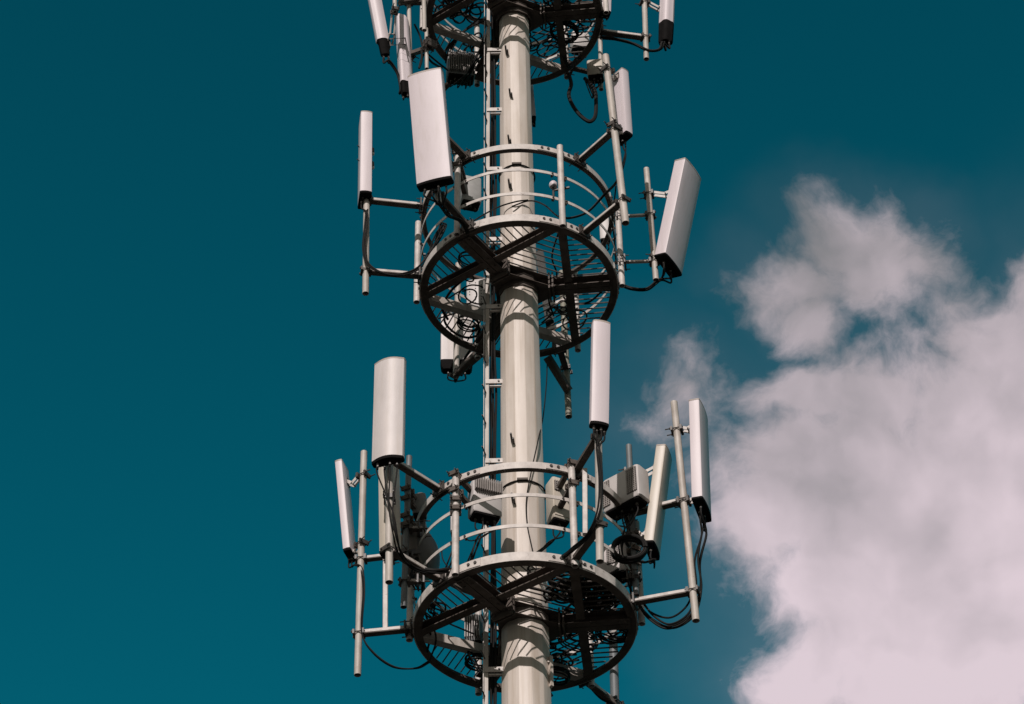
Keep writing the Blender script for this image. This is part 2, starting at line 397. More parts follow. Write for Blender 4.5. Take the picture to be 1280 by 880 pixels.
mount('T2', 'stained thin pipe beside the round topped antenna at upper left', (510, -45), (513, 93), -.25, r=.026, arms=[(rp(193, ZT), ZT, .055)], mat='pipe')
mount('T3', 'pipe stub ending in open sky above the round topped antenna', (492.5, -70), (493.6, 15), -.75, r=.024, arms=[(rp(212, ZT + RAIL), ZT + RAIL, .055)])
mount('T4', 'short pale pipe ending over the top left corner of the big tilted antenna', (529, -60), (530.5, 38), -.95, r=.026, arms=[(rp(222, ZT + .3), ZT + .3, .05)])
mount('T5', 'pipe with black lower end by the slim panel under the topmost platform', (749, -20), (751.5, 112), .95, r=.028, arms=[(rp(50, ZT), ZT, .05)])
mount('T6', 'pale pipe stub below the upper left ring with its clamp', (533, 36), (533.5, 86), -.40, r=.022, arms=[(pol(204, 1.09, at(533, 60, -.40).z), at(533, 60, -.40).z, .05)])

# ------------------------------------------------------------------ panel antennas
def profile(w, d, bulge, n=9, cr=.018):
    """cross section: x across, y outward; back at y = 0, rounded front"""
    pts = [(-w/2 + cr*.6, 0), (-w/2 + cr*.2, cr*.2), (-w/2, cr*.8)]
    fy = d - bulge
    pts += [(-w/2, fy - cr), (-w/2 + cr*.28, fy - cr*.28), ]
    for i in range(n):
        u = -1 + 2*(i + .5)/n
        pts.append((u * (w/2 - cr*.9), fy + bulge * (1 - u*u)))
    pts += [(w/2 - cr*.28, fy - cr*.28), (w/2, fy - cr), (w/2, cr*.8), (w/2 - cr*.2, cr*.2), (w/2 - cr*.6, 0)]
    return pts
PAN = {}
def panel(key, label, bot, top, Yb, Yt, w, d, az, mat='white', pipe=None, brackets=(.12, .85), bulge=.02, cap='capgrey', boot=0., nconn=4, cr=.018, rnd_top=False, bs=1., link='plate', roll=True, group='panel antennas around the mast'):
    B, T = at(*bot, Yb), at(*top, Yt)
    up = (T - B).normalized(); nrm = pol(az, 1, 0); nrm = (nrm - up * nrm.dot(up)).normalized(); x = up.cross(nrm) * -1
    x = nrm.cross(up) * -1
    L = (T - B).length
    # B and T lie on the centre of the front face: shift to the back plane
    B0 = B - nrm * d
    def P(q, y, h): return B0 + x * q + nrm * y + up * h
    t = thing('panel_antenna', label, 'antenna', B0 + nrm * d / 2, group)
    pr = profile(w, d, bulge, cr=cr)
    m = MB()
    def sec(h, s=1.0): 
        return [P(q * s, d/2 + (y - d/2) * s, h) for q, y in pr]
    lo = boot if boot else .024
    rings = [sec(lo)]
    if rnd_top:
        for k in range(7):
            a_ = k / 6 * math.pi / 2; rings.append(sec(L - .09 + .09 * math.sin(a_), .55 + .45 * math.cos(a_)))
    else:
        rings += [sec(L * .5), sec(L - .022)]
    m.loft(rings)
    m.build('radome', mat, t, 32)
    if not rnd_top:
        m = MB(); m.loft([sec(L - .0215, 1.012), sec(L - .006, 1.012), sec(L, .97)]); m.build('top_cap', cap, t, 32)
    m = MB()
    if boot: m.loft([sec(-.01, .84 * bs), sec(.02, .95 * bs), sec(boot * .8, bs), sec(boot + .004, 1.008 * (.5 + .5 * bs))])
    else: m.loft([sec(-.006, .95), sec(.004, 1.010), sec(.0245, 1.010)])
    m.build('bottom_cap', 'black', t, 32)
    C = []
    for i in range(nconn):
        q = (i + .5) / nconn - .5; yy = d * (.35 if i % 2 else .58) if nconn > 2 else d * .5
        p = P(q * w * .78, yy, -.006); C.append(p - up * .075)
        m = MB(); m.tube([p, p - up * .032], .0145, 10); m.mat(1); m.tube([p - up * .03, p - up * .05], .0125, 6); m.mat(0); m.tube([p - up * .048, p - up * .08], .0095, 8)
        m.build('connector', ['black', 'brass'], t)
    if pipe:
        a, b_, r = PIPE[pipe]
        for k in brackets:
            bp = P(0, 0, L * k); ax = (b_ - a).normalized()
            s = max(.03, min((b_ - a).length - .03, (bp - a).dot(ax))); pp = a + ax * s
            d_ = bp - pp; d_ = d_ - ax * d_.dot(ax)
            m = MB(); out = d_.normalized(); uclamp(m, pp, ax, out, r, .075)
            # pad on the antenna back and a two-bar hinged link
            m.box(bp - nrm * .008, x * min(.05, w * .35), nrm * .008, up * .045)
            m.mat(1)
            e = pp + out * (r + .03); sid = up.cross(out).normalized(); 
            gap = (bp - e).length
            mid = e.lerp(bp, .5) - up * min(.05, gap * .25)
            for sg in (-1, 1):
                o_ = sid * (.026 * sg); m.bar(e + o_, mid + o_, .008, .034, up); m.bar(mid + o_ * 1.4, bp + o_ * 1.4, .008, .034, up)
            m.tube([mid - sid * .05, mid + sid * .05], .008, 6)
            m.build('bracket', ['dark', 'steel'], t, 30)
    PAN[key] = dict(P=P, L=L, w=w, d=d, up=up, n=nrm, x=x, C=C); return t

# mid platform
panel('M1', 'narrow upright panel edge-on at far left of mid platform, over a long pipe', (457.5, 240), (458.5, 138), -.44, -.44, .135, .27, 279, pipe=None, bulge=.006, nconn=3)
panel('M2', 'largest antenna, broad white panel tipped forward at the front of mid platform', (541.5, 226), (529.5, 88), -1.66, -1.88, .375, .13, 254, pipe='M2', bulge=.013, brackets=(.15, .8))
panel('M3', 'thin bladelike panel behind the long leaning pipe, upper right', (787.5, 167), (782, 86), -1.22, -1.22, .10, .20, 311, pipe=None, bulge=.005, nconn=2, cr=.010)
panel('M4', 'big right hand panel strongly tilted outward with grey broad face, mid platform', (843.5, 331), (868.5, 210), -.18, -.30, .385, .155, 330, pipe='M4', bulge=.012, brackets=(.08, .80))
panel('M5', 'panel seen from behind below the mid platform, left of the mast', (571, 459), (571, 392), 1.50, 1.50, .365, .12, 274, mat='worn', bulge=.004, nconn=3, boot=.12)
panel('M6', 'slim white panel glimpsed through the grating right of the mast', (687.5, 407), (673.5, 312), 1.48, 1.55, .10, .16, 262, bulge=.012, nconn=2, boot=.10)
# lowest platform
panel('L1', 'small slim panel at far left of the lowest platform, dark back on two brackets', (433, 687), (422.5, 574), .06, .06, .075, .22, 254, pipe=None, bulge=.004, nconn=2, cr=.008)
panel('L2', 'tall dusty white panel with a curved front at upper left of the lowest platform', (481.5, 571.5), (484.5, 446.5), -1.42, -1.42, .312, .12, 254, mat='worn', pipe='L2', bulge=.045, brackets=(.2, .85))
panel('L3', 'narrow deep panel in the shade directly beneath the tall dusty front panel', (481.5, 687), (479, 520), -.86, -.86, .16, .20, 247, mat='aged', pipe=None, bulge=.015, nconn=3, cr=.03)
panel('L5', 'slim white panel standing free in front right of the mast', (750.5, 529), (753, 400), -1.66, -1.66, .178, .095, 284, pipe='L5', bulge=.010, brackets=(.3, .6))
panel('L6', 'yellowed slim panel leaning right beside the ribbed radio box', (822.5, 689), (838, 566), -.38, -.40, .29, .115, 346, mat='aged', pipe=None, bulge=.012, nconn=3)
panel('L7', 'upright white panel at far right of the lowest platform, next to the tall stained pipe', (886, 637), (881.5, 512), -.56, -.56, .385, .125, 344, pipe='L7', bulge=.014, brackets=(.12, .84))
# topmost platform
panel('T1', 'tilted panel at the upper left corner with a black boot, cut by the picture edge', (483, 64), (457, -72), -.55, -.75, .15, .11, 283, pipe=None, bulge=.02, bs=.74, boot=.22, nconn=2)
panel('T2', 'round topped white antenna hanging at upper left in front of a thin pipe', (503, 112), (497, 15), -.42, -.42, .155, .15, 245, pipe='T2', bulge=.05, cr=.03, rnd_top=True, nconn=2, bs=.78, boot=.17, brackets=(.55,))
panel('T3', 'white antenna with a long black boot at upper right, cut by the picture edge', (831, 47), (836, -80), .34, .30, .185, .13, 262, pipe='T1', bulge=.045, cr=.03, boot=.34, nconn=3, brackets=(.36,))
panel('T4', 'small white panel beside the ring at the upper right edge of the picture', (757.5, 14), (759, -40), -.1, -.1, .14, .12, 285, bulge=.01, boot=.03, nconn=2)
panel('T5', 'thin panel hanging just right of the mast below the topmost platform', (668, 148), (664, 104), 1.1, 1.1, .05, .12, 280, bulge=.006, nconn=2, cr=.006, boot=.05)

# brackets of edge-on panels to their pipes
def link(pt, ppt, parent_key, r, label=None):
    t = [o for o in col.objects if o.name in ORG and o.get('label') == label]
def add_link(panel_label, pkey, h, depth, pipe_key):
    t = next(o for o in col.objects if o.get('label') == panel_label)
    pa = PAN[pkey]; a, b_, r = PIPE[pipe_key]; ax = (b_ - a).normalized()
    bp = pa['P'](pa['w'] / 2 * depth[0], pa['d'] * depth[1], pa['L'] * h)
    s = max(.03, min((b_ - a).length - .03, (bp - a).dot(ax))); pp = a + ax * s
    d_ = bp - pp; d_ = d_ - ax * d_.dot(ax); out = d_.normalized()
    m = MB(); uclamp(m, pp, ax, out, r, .08)
    up = pa['up']; m.box(bp, pa['n'] * .045, pa['x'] * .009, up * .04); m.mat(1)
    e = pp + out * (r + .02); mid = e.lerp(bp, .55) - up * .055; sid = up.cross(out).normalized()
    for sg in (-1, 1):
        o_ = sid * (.024 * sg); m.bar(e + o_, mid + o_, .008, .034, up); m.bar(mid + o_ * 1.4, bp + o_ * 1.4, .008, .034, up)
    m.tube([mid - sid * .045, mid + sid * .045], .008, 6)
    m.build('bracket', ['dark', 'steel'], t, 30)
LB = {k: next(o for o in col.objects if o.get('label', '').startswith(s))['label'] for k, s in (('M1', 'narrow upright panel'), ('M3', 'thin bladelike'), ('L1', 'small slim panel'), ('L6', 'yellowed slim'), ('L3', 'narrow deep'), ('T1', 'tilted panel at'))}
for h in (.45, .62): add_link(LB['M1'], 'M1', h, (1, .35), 'M1')
for h in (.06, .92): add_link(LB['M3'], 'M3', h, (-1, .5), 'M3')
for h in (.07, .82): add_link(LB['L1'], 'L1', h, (1, .35), 'L1')
for h in (.2, .85): add_link(LB['L6'], 'L6', h, (0, 0), 'L6')
for h in (.2, .7): add_link(LB['L3'], 'L3', h, (0, 0), 'L2')
add_link(LB['T1'], 'T1', .1, (1, .3), 'T3')

# ------------------------------------------------------------------ radio units
def radio(label, bot, Yb, w, d, h, az, mat='grey', fins=None, grilles=(), tilt=0., pipe=None, group='radio boxes on the platforms', nconn=4, rim=True, vents=False, cr=.02, roll=0.):
    """bot: pixel of the lower middle of the front face"""
    B = at(*bot, Yb); nrm = pol(az, 1, 0); x = V((-nrm.y, nrm.x, 0)); up = V((0, 0, 1))
    if tilt:
        c, s = math.cos(R(tilt)), math.sin(R(tilt)); nrm, up = nrm * c + up * s, up * c - nrm * s
    if roll:
        c, s = math.cos(R(roll)), math.sin(R(roll)); x, up = x * c + up * s, up * c - x * s
    def P(q, y, z): return B + x * q - nrm * y + up * z
    t = thing('radio_unit', label, 'radio unit', B - nrm * d / 2, group)
    m = MB()
    def sec(z, s=1.):
        e = cr; pr = [(-w/2 + e, 0), (w/2 - e, 0), (w/2 - e*.3, e*.3), (w/2, e), (w/2, d - e), (w/2 - e*.3, d - e*.3), (w/2 - e, d), (-w/2 + e, d), (-w/2 + e*.3, d - e*.3), (-w/2, d - e), (-w/2, e), (-w/2 + e*.3, e*.3)]
        return [P(q * s, d/2 + (y - d/2) * s, z) for q, y in pr]
    m.loft([sec(0, .94), sec(.015), sec(h - .015), sec(h, .95)])
    if fins == 'perforated':
        m.mat(1)
        for i in range(4):
            for j in range(9):
                if rnd.random() < .85: m.box(P((-.36 + i * .24) * w, -.002, h * (.12 + .095 * j)), x * .006, nrm * .003, up * .006)
    m.build('housing', [mat, 'grille'], t, 32)
    if fins in ('upper', 'front', 'back', 'side'):
        m = MB(); k = max(6, int(w / .022))
        z0, z1 = (h * .62, h * .98) if fins == 'upper' else (h * .06, h * .94)
        if fins == 'side':
            k = max(5, int(d / .024))
            for i in range(k):
                for sg in (-1, 1): m.box(P(sg * (w/2 + .018), d * (i + .5) / k, (z0 + z1) / 2), x * .020, nrm * .004, up * ((z1 - z0) / 2))
        else:
            y = -.022 if fins != 'back' else d + .022
            for i in range(k): m.box(P(w * ((i + .5) / k - .5) * .96, y, (z0 + z1) / 2), x * .0045, nrm * .024, up * ((z1 - z0) / 2))
        m.build('heat_sink', 'fins', t, 0)
    for (q0, q1, z0, z1, mt) in grilles:
        m = MB(); m.box(P((q0 + q1) / 2 * w, -.003, (z0 + z1) / 2 * h), x * ((q1 - q0) / 2 * w), nrm * .004, up * ((z1 - z0) / 2 * h))
        if mt == 'grille':
            m.mat(1)
            k = max(3, int((z1 - z0) * h / .022))
            for i in range(k): m.box(P((q0 + q1) / 2 * w, -.008, h * (z0 + (z1 - z0) * (i + .5) / k)), x * ((q1 - q0) / 2 * w), nrm * .005, up * .003)
            k = max(3, int((q1 - q0) * w / .022))
            for i in range(k): m.box(P(w * (q0 + (q1 - q0) * (i + .5) / k), -.010, (z0 + z1) / 2 * h), x * .003, nrm * .005, up * ((z1 - z0) / 2 * h))
        m.build('grille' if mt == 'grille' else 'cover_plate', [mt, 'fins'], t, 0)
    m = MB(); m.loft([sec(-.02, .86), sec(-.001, .9)]); m.build('connector_panel', 'black', t, 0)
    C = []
    for i in range(nconn):
        p = P(w * ((i + .5) / nconn - .5) * .8, d * (.4 if i % 2 else .6), -.02); C.append(p - up * .05)
        m = MB(); m.tube([p, p - up * .03], .013, 8); m.mat(1); m.tube([p - up * .028, p - up * .055], .009, 6); m.build('connector', ['brass', 'black'], t)
    # carrying handle and wall bracket
    m = MB(); m.tube(smooth_path([P(-w*.22, d*.5, h - .004), P(-w*.2, d*.5, h + .05), P(w*.2, d*.5, h + .05), P(w*.22, d*.5, h - .004)], 4), .008, 6); m.build('handle', 'dark', t)
    m = MB(); m.box(P(0, d + .012, h * .5), x * w * .28, nrm * .012, up * h * .36)
    if pipe is not None:
        pp = V(pipe[0]); r = pipe[1]
        c = P(0, d + .024, h * .5)
        for zz in (-.25, .25):
            e = V((pp.x, pp.y, (c + up * (zz * h)).z)); 
            m.bar(c + up * (zz * h), e, .05, .04); uclamp(m, e, (0, 0, 1), (c - e), r, .06)
    m.build('mounting_bracket', 'beam', t, 30)
    return t, P, C
def on_pipe(k, y):        # point on a mounting pipe nearest an image row
    a, b_, r = PIPE[k]; best = min((a.lerp(b_, i / 100) for i in range(101)), key=lambda p: abs(440 - FPX * (p - CAM).dot(AU) / (p - CAM).dot(AF) - y)); return (best, r)
def on_post(z, a): return (pol(a, RO + .043, z), .034)

RC = {}
_, P_, RC['a'] = radio('perforated pale box seen through the mid platform hatch by the climbing rail', (598, 386), .50, .27, .13, .46, 264, mat='grey', fins='perforated', nconn=2)
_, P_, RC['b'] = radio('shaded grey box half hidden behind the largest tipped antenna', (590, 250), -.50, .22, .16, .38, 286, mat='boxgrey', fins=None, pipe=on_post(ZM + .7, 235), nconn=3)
_, P_, RC['c'] = radio('small white box on the right of the mid railing with dark leads below', (756, 297), .42, .115, .10, .36, 262, mat='grey', nconn=3)
_, P_, RC['d'] = radio('white box with a ribbed upper half inside the lowest railing, left of the mast', (610, 641), -.70, .30, .17, .40, 292, mat='grey', fins='upper', pipe=on_post(ZL + .75, 235), tilt=0)
_, P_, RC['e'] = radio('beige box inside the lowest railing, right of the mast, behind a white post', (703, 648), -.66, .19, .17, .50, 296, mat='aged', grilles=((-.40, -.08, .66, .90, 'grille'), (-.42, .42, .05, .5, 'aged')), pipe=on_post(ZL + .7, 295), nconn=3)
_, P_, RC['f'] = radio('largest radio box, white with dark grilles, at right of the lowest railing', (776, 629), -.50, .46, .19, .39, 231, mat='grey', grilles=((-.48, -.27, .12, .92, 'grille'), (.18, .44, .16, .92, 'grille')), pipe=on_pipe('L6', 620), nconn=4, cr=.035)
_, P_, RC['g'] = radio('weathered grey box under the black cable coil at lower right', (763, 716), -.30, .30, .20, .34, 244, mat='worn', grilles=((-.1, .3, .3, .9, 'grille'),), pipe=on_pipe('L6', 700), nconn=3)
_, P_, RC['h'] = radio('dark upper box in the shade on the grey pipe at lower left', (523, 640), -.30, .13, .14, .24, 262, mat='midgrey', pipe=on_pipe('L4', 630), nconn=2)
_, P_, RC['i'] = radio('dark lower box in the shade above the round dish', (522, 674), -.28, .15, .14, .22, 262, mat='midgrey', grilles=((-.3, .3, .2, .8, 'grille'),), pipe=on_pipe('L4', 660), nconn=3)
_, P_, RC['j'] = radio('slim pale box with black plugs behind the left post of the lowest railing', (567, 664), -.66, .07, .10, .22, 262, mat='grey', pipe=on_post(ZL + .5, 235), nconn=2)
_, P_, RC['k'] = radio('black ribbed box with fanned cables under the topmost platform, left of the mast', (577, 92), .55, .34, .18, .40, 280, mat='midgrey', fins='front', nconn=6)
_, P_, RC['l'] = radio('bright white box behind the topmost grating, right of the mast', (727, 57), .62, .22, .16, .26, 285, mat='grey', nconn=4)
_, P_, RC['m'] = radio('half hidden beige box at the right rim beneath the topmost platform', (744, 92), .72, .20, .16, .27, 262, mat='aged', nconn=4)
_, P_, RC['n'] = radio('small pale box beside the mast beneath the mid platform grating', (608, 36), .3, .13, .12, .22, 262, mat='grey', nconn=2) if False else (None, None, None)
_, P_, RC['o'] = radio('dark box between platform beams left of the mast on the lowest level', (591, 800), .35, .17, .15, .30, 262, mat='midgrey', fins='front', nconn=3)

# ------------------------------------------------------------------ dish, satellite receiver, coil
c = at(531, 692, -.12); d = pol(158, 1, .0).normalized()
t = thing('microwave_dish', 'round drum shaped dish seen edge on in the shade at lower left', 'dish', c)
x = V((-d.y, d.x, 0)); up = V((0, 0, 1)); m = MB()
def disc(off, r): return [c + d * off + (x * math.cos(j * math.pi / 24) + up * math.sin(j * math.pi / 24)) * r for j in range(48)]
m.loft([disc(.14, .255), disc(.145, .262), disc(-.02, .262), disc(-.03, .255)])
m.build('drum', 'radome', t, 30)
m = MB(); m.loft([disc(-.028, .25), disc(-.06, .22), disc(-.10, .14), disc(-.12, .06)]); m.build('reflector', 'midgrey', t, 60)
m = MB(); a, r = on_pipe('L4', 690); m.bar(c - d * .1, a, .05, .05); uclamp(m, a, (0, 0, 1), c - a, r); m.build('mounting_bracket', 'dark', t, 30)

c = at(692, 246, -.86); t = thing('satellite_receiver', 'small white mushroom shaped receiver on the mid railing by the right post', 'receiver', c)
m = MB(); m.tube([c, c + V((0, 0, .16))], .012, 8); m.mat(1); m.bar(c + V((0, 0, .10)), pol(302, RO - .012, (c + V((0, 0, .10))).z), .02, .02); m.build('stem', ['dark', 'dark'], t)
m = MB(); m.ring([(.0, .0), (.038, .0), (.046, .02), (.044, .05), (.030, .075), (.012, .085), (0, .086)], c.z + .15, n=20, cx=c.x, cy=c.y); m.build('dome', 'white', t, 60)
m = MB(); m.tube([c + V((0, 0, -.07)), c + V((0, 0, .01))], .006, 6); m.build('lead', 'rubber', t)

def coil(label, px, Y, r, n, az, squash=1., rw=.011, flat=False, name='cable_coil'):
    c = at(*px, Y); nrm = pol(az, 1, 0) if not flat else V((.1, -.1, 1)).normalized(); x = V((-nrm.y, nrm.x, 0)).normalized(); y = nrm.cross(x)
    m = MB(); pts = []
    for i in range(n * 24 + 1):
        a = i / 24 * 2 * math.pi; k = int(i / 24)
        rr = r * (1 + .06 * math.sin(k * 2.3 + a * .5) + .05 * math.sin(a * 1.31 + k)) ; off = .035 * math.sin(k * 1.9 + .3 * a)
        pts.append(c + x * (rr * math.cos(a)) + y * (rr * squash * math.sin(a)) + nrm * off)
    m.tube(pts, rw, 7)
    return tag(m.build(name, 'rubber'), label, 'cable coil', 'coils of spare black cable')
coil('thick round coil of black cable hung in front of the weathered grey box', (786.5, 686), -.62, .155, 8, 268, .86, .014)

# ------------------------------------------------------------------ climbing rail with feeders
t = thing('climbing_rail', 'pale climbing rail with pegs running up beside the left of the mast', 'climbing rail', at(607.3, 930, -.06))
a, b_ = at(607.3, 930, -.06), at(610.8, -70, -.06)
m = MB(); m.bbar(a, b_, .042, .03, V((0, 1, 0))); m.build('rail', 'pipe', t, 30)
dr = (b_ - a).normalized()
for (y) in (63, 138, 212, 300, 384, 478, 577, 745, 838):
    p = at(608 + (900 - y) * .0035, y, -.07); z = p.z; k = MB()
    e = V((-mast_r(z) * .86, -.07, z))
    k.bar(p + V((-.02, -.012, 0)), e + V((.03, -.012, 0)), .012, .055); k.mat(1); k.bolt(p.lerp(e, .7) + V((0, -.018, 0)), (0, -1, 0), .011, .01); k.mat(0)
    k.bar(p + V((.02, .015, -.045)), e + V((.03, .015, -.045)), .03, .012)
    k.build('bracket', ['steel', 'dark'], t, 0)
n = int((b_ - a).length / .42)
for i in range(n):
    p = a + dr * (.1 + i * .42); k = MB(); k.tube([p + V((-.012, -.012, 0)), p + V((-.045, -.13, .015))], .0075, 6); k.build('peg', 'dark', t)
m = MB(); w0, w1 = at(604, 930, -.10), at(605.8, -70, -.10); m.tube([w0, w1], .0045, 6)
tag(m.build('safety_wire', 'steel'), 'thin steel safety wire stretched just left of the climbing rail', 'wire')

def cable(label, pts, r=.0085, name='cable', group=None, jit=0., n=7, cat='cable', mat='rubber'):
    P = []
    for p in pts:
        if isinstance(p, V): P.append(p)
        else: P.append(at(*p))
    m = MB(); m.tube(smooth_path(P, 9), r, n)
    return tag(m.build(name, mat), label, cat, group)
GF = 'feeder cables climbing between rail and mast'
for i, (o, Y) in enumerate(((0, .02), (2.6, .05), (5.2, .0), (1.6, .10), (4.0, .12))):
    pts = []
    for y in range(-60, 941, 50):
        xx = 614.2 + o * (.85 if y < 600 else .9) + 1.0 * math.sin(y * .021 + i * 1.7) + .6 * math.sin(y * .05 + i)
        pts.append((xx, y, Y))
    cable('black feeder cable rising in the gap between climbing rail and mast', pts, .0125 if i < 3 else .009, 'feeder_cable', GF)

# ------------------------------------------------------------------ jumper cables
def jumpers(lab, key, path, r=.0095, spread=.022, group=None, n=None):
    """from every connector of a panel down to a shared path"""
    C = PAN[key]['C'] if isinstance(key, str) else key
    if n: C = C[:n]
    path = [at(*p) if not isinstance(p, V) else p for p in path]
    for i, cpt in enumerate(C):
        q = [cpt + PAN[key]['up'] * .04 if isinstance(key, str) else cpt + V((0, 0, .03)), cpt - V((0, 0, .06))]
        for j, p in enumerate(path): q.append(p + V((math.cos(i * 2.1 + j * .6), math.sin(i * 2.1 + j * .6), .5 * math.cos(i * 1.3))) * spread)
        cable(lab, q, r, 'jumper_cable', group or ('jumper cables of one antenna, ' + lab))
jumpers('black jumper cable dropping from the far left mid antenna along its long pipe', 'M1', [(458, 270, -.38), (455, 310, -.40), (463, 333, -.42), (490, 344, -.40), (520, 337, -.30), (540, 312, -.25), (556, 285, -.22), (552, 281, -.05), (545, 300, .0)], spread=.014)
jumpers('black jumper cable curving back from under the largest tipped antenna to the railing', 'M2', [(552, 258, -1.45), (562, 270, -1.25), (576, 276, -1.12), (584, 290, -.95)], spread=.018, r=.010)
jumpers('black jumper cable fanning under the outward tilted right antenna to the ring', 'M4', [(824, 350, -.12), (808, 361, -.10), (788, 360, -.06), (772, 353, .02)], spread=.018, r=.0105)
jumpers('black jumper cable hanging under the bladelike upper right panel', 'M3', [(781, 196, -1.18), (772, 225, -1.05), (756, 243, -.8), (735, 265, -.72), (712, 273, -.7), (700, 270, -.6)], spread=.010, r=.008)
jumpers('black jumper cable gathered in a V below the tall dusty panel', 'L2', [(488, 640, -1.42), (494, 668, -1.38), (500, 690, -1.22), (515, 708, -1.05), (540, 715, -.95), (566, 712, -.8)], spread=.020, r=.0075)
jumpers('black jumper cable running down the pipe of the slim front panel', 'L5', [(747, 560, -1.60), (751, 600, -1.60), (749, 638, -1.60), (736, 668, -1.45), (716, 686, -1.20), (700, 699, -.95)], spread=.016, r=.0095)
jumpers('black jumper cable sweeping from the far right upright panel down behind its pipe', 'L7', [(879, 668, -.55), (872, 700, -.50), (874, 735, -.44), (864, 768, -.40), (838, 783, -.32), (815, 772, -.24), (802, 757, -.20)], spread=.030, r=.0105)
jumpers('black jumper cable under the yellowed slim panel hooking left to the coil', 'L6', [(818, 700, -.42), (806, 703, -.46), (795, 700, -.5)], spread=.012, r=.009)
jumpers('black jumper cable under the far left small panel of the lowest platform', 'L1', [(444, 706, .06), (452, 712, .06), (455, 740, .04), (453, 790, .04), (466, 815, .04), (492, 834, .06), (520, 836, .1), (536, 828, .2)], spread=.010, r=.008)
jumpers('black jumper cable under the booted panel at the upper left corner', 'T1', [(486, 76, -.5), (497, 92, -.4), (501, 110, -.35), (500, 117, -.3), (505, 105, -.2)], spread=.008, r=.012)
jumpers('black jumper cable below the booted antenna at upper right', 'T3', [(829, 53, .33), (824, 62, .34), (810, 63, .34), (790, 54, .32), (768, 49, .3), (752, 47, .28)], spread=.016, r=.012)
jumpers('black jumper cable gathered under the rear antenna below the mid platform', 'M5', [(569, 476, 1.46), (573, 466, 1.42), (582, 447, 1.30), (592, 432, 1.1), (600, 410, .9)], spread=.010, r=.009)
# leads of the radio boxes
for lab, k, path in (('lead under the pale ribbed box left of the mast, drooping to the grating', 'd', [(598, 672, -.62), (590, 694, -.6), (583, 712, -.5)]),
                     ('lead under the beige box sweeping left to the mast', 'e', [(690, 676, -.62), (676, 688, -.5), (664, 697, -.35)]),
                     ('lead hanging under the largest radio box into the coil', 'f', [(782, 662, -.55), (776, 680, -.6), (778, 700, -.55)]),
                     ('lead dropping from the small white box on the mid railing', 'c', [(757, 318, .40), (762, 335, .3), (764, 352, .2)]),
                     ('lead fanning from the black ribbed box below the topmost grating', 'k', [(590, 84, .3), (602, 60, .2), (609, 34, .12), (611, 18, .1)]),
                     ('lead trailing from the bright white box behind the topmost grating', 'l', [(720, 74, .6), (712, 84, .5), (705, 70, .4)]),
                     ('lead dangling under the half hidden beige box at the upper right rim', 'm', [(742, 112, .7), (742, 122, .6), (733, 100, .5)]),
                     ('lead below the slim pale box behind the left lower post', 'j', [(568, 684, -.6), (563, 700, -.6), (558, 715, -.5)]),
                     ('lead between platform beams under the lowest dark box', 'o', [(586, 815, .35), (594, 830, .4), (604, 842, .3)]),
                     ('lead from the dark lower box drooping in the shade at lower left', 'i', [(520, 700, -.3), (515, 722, -.25), (522, 738, -.15)])):
    jumpers('black ' + lab, RC[k], path, spread=.02, r=.008, group='leads of one radio box, ' + lab)

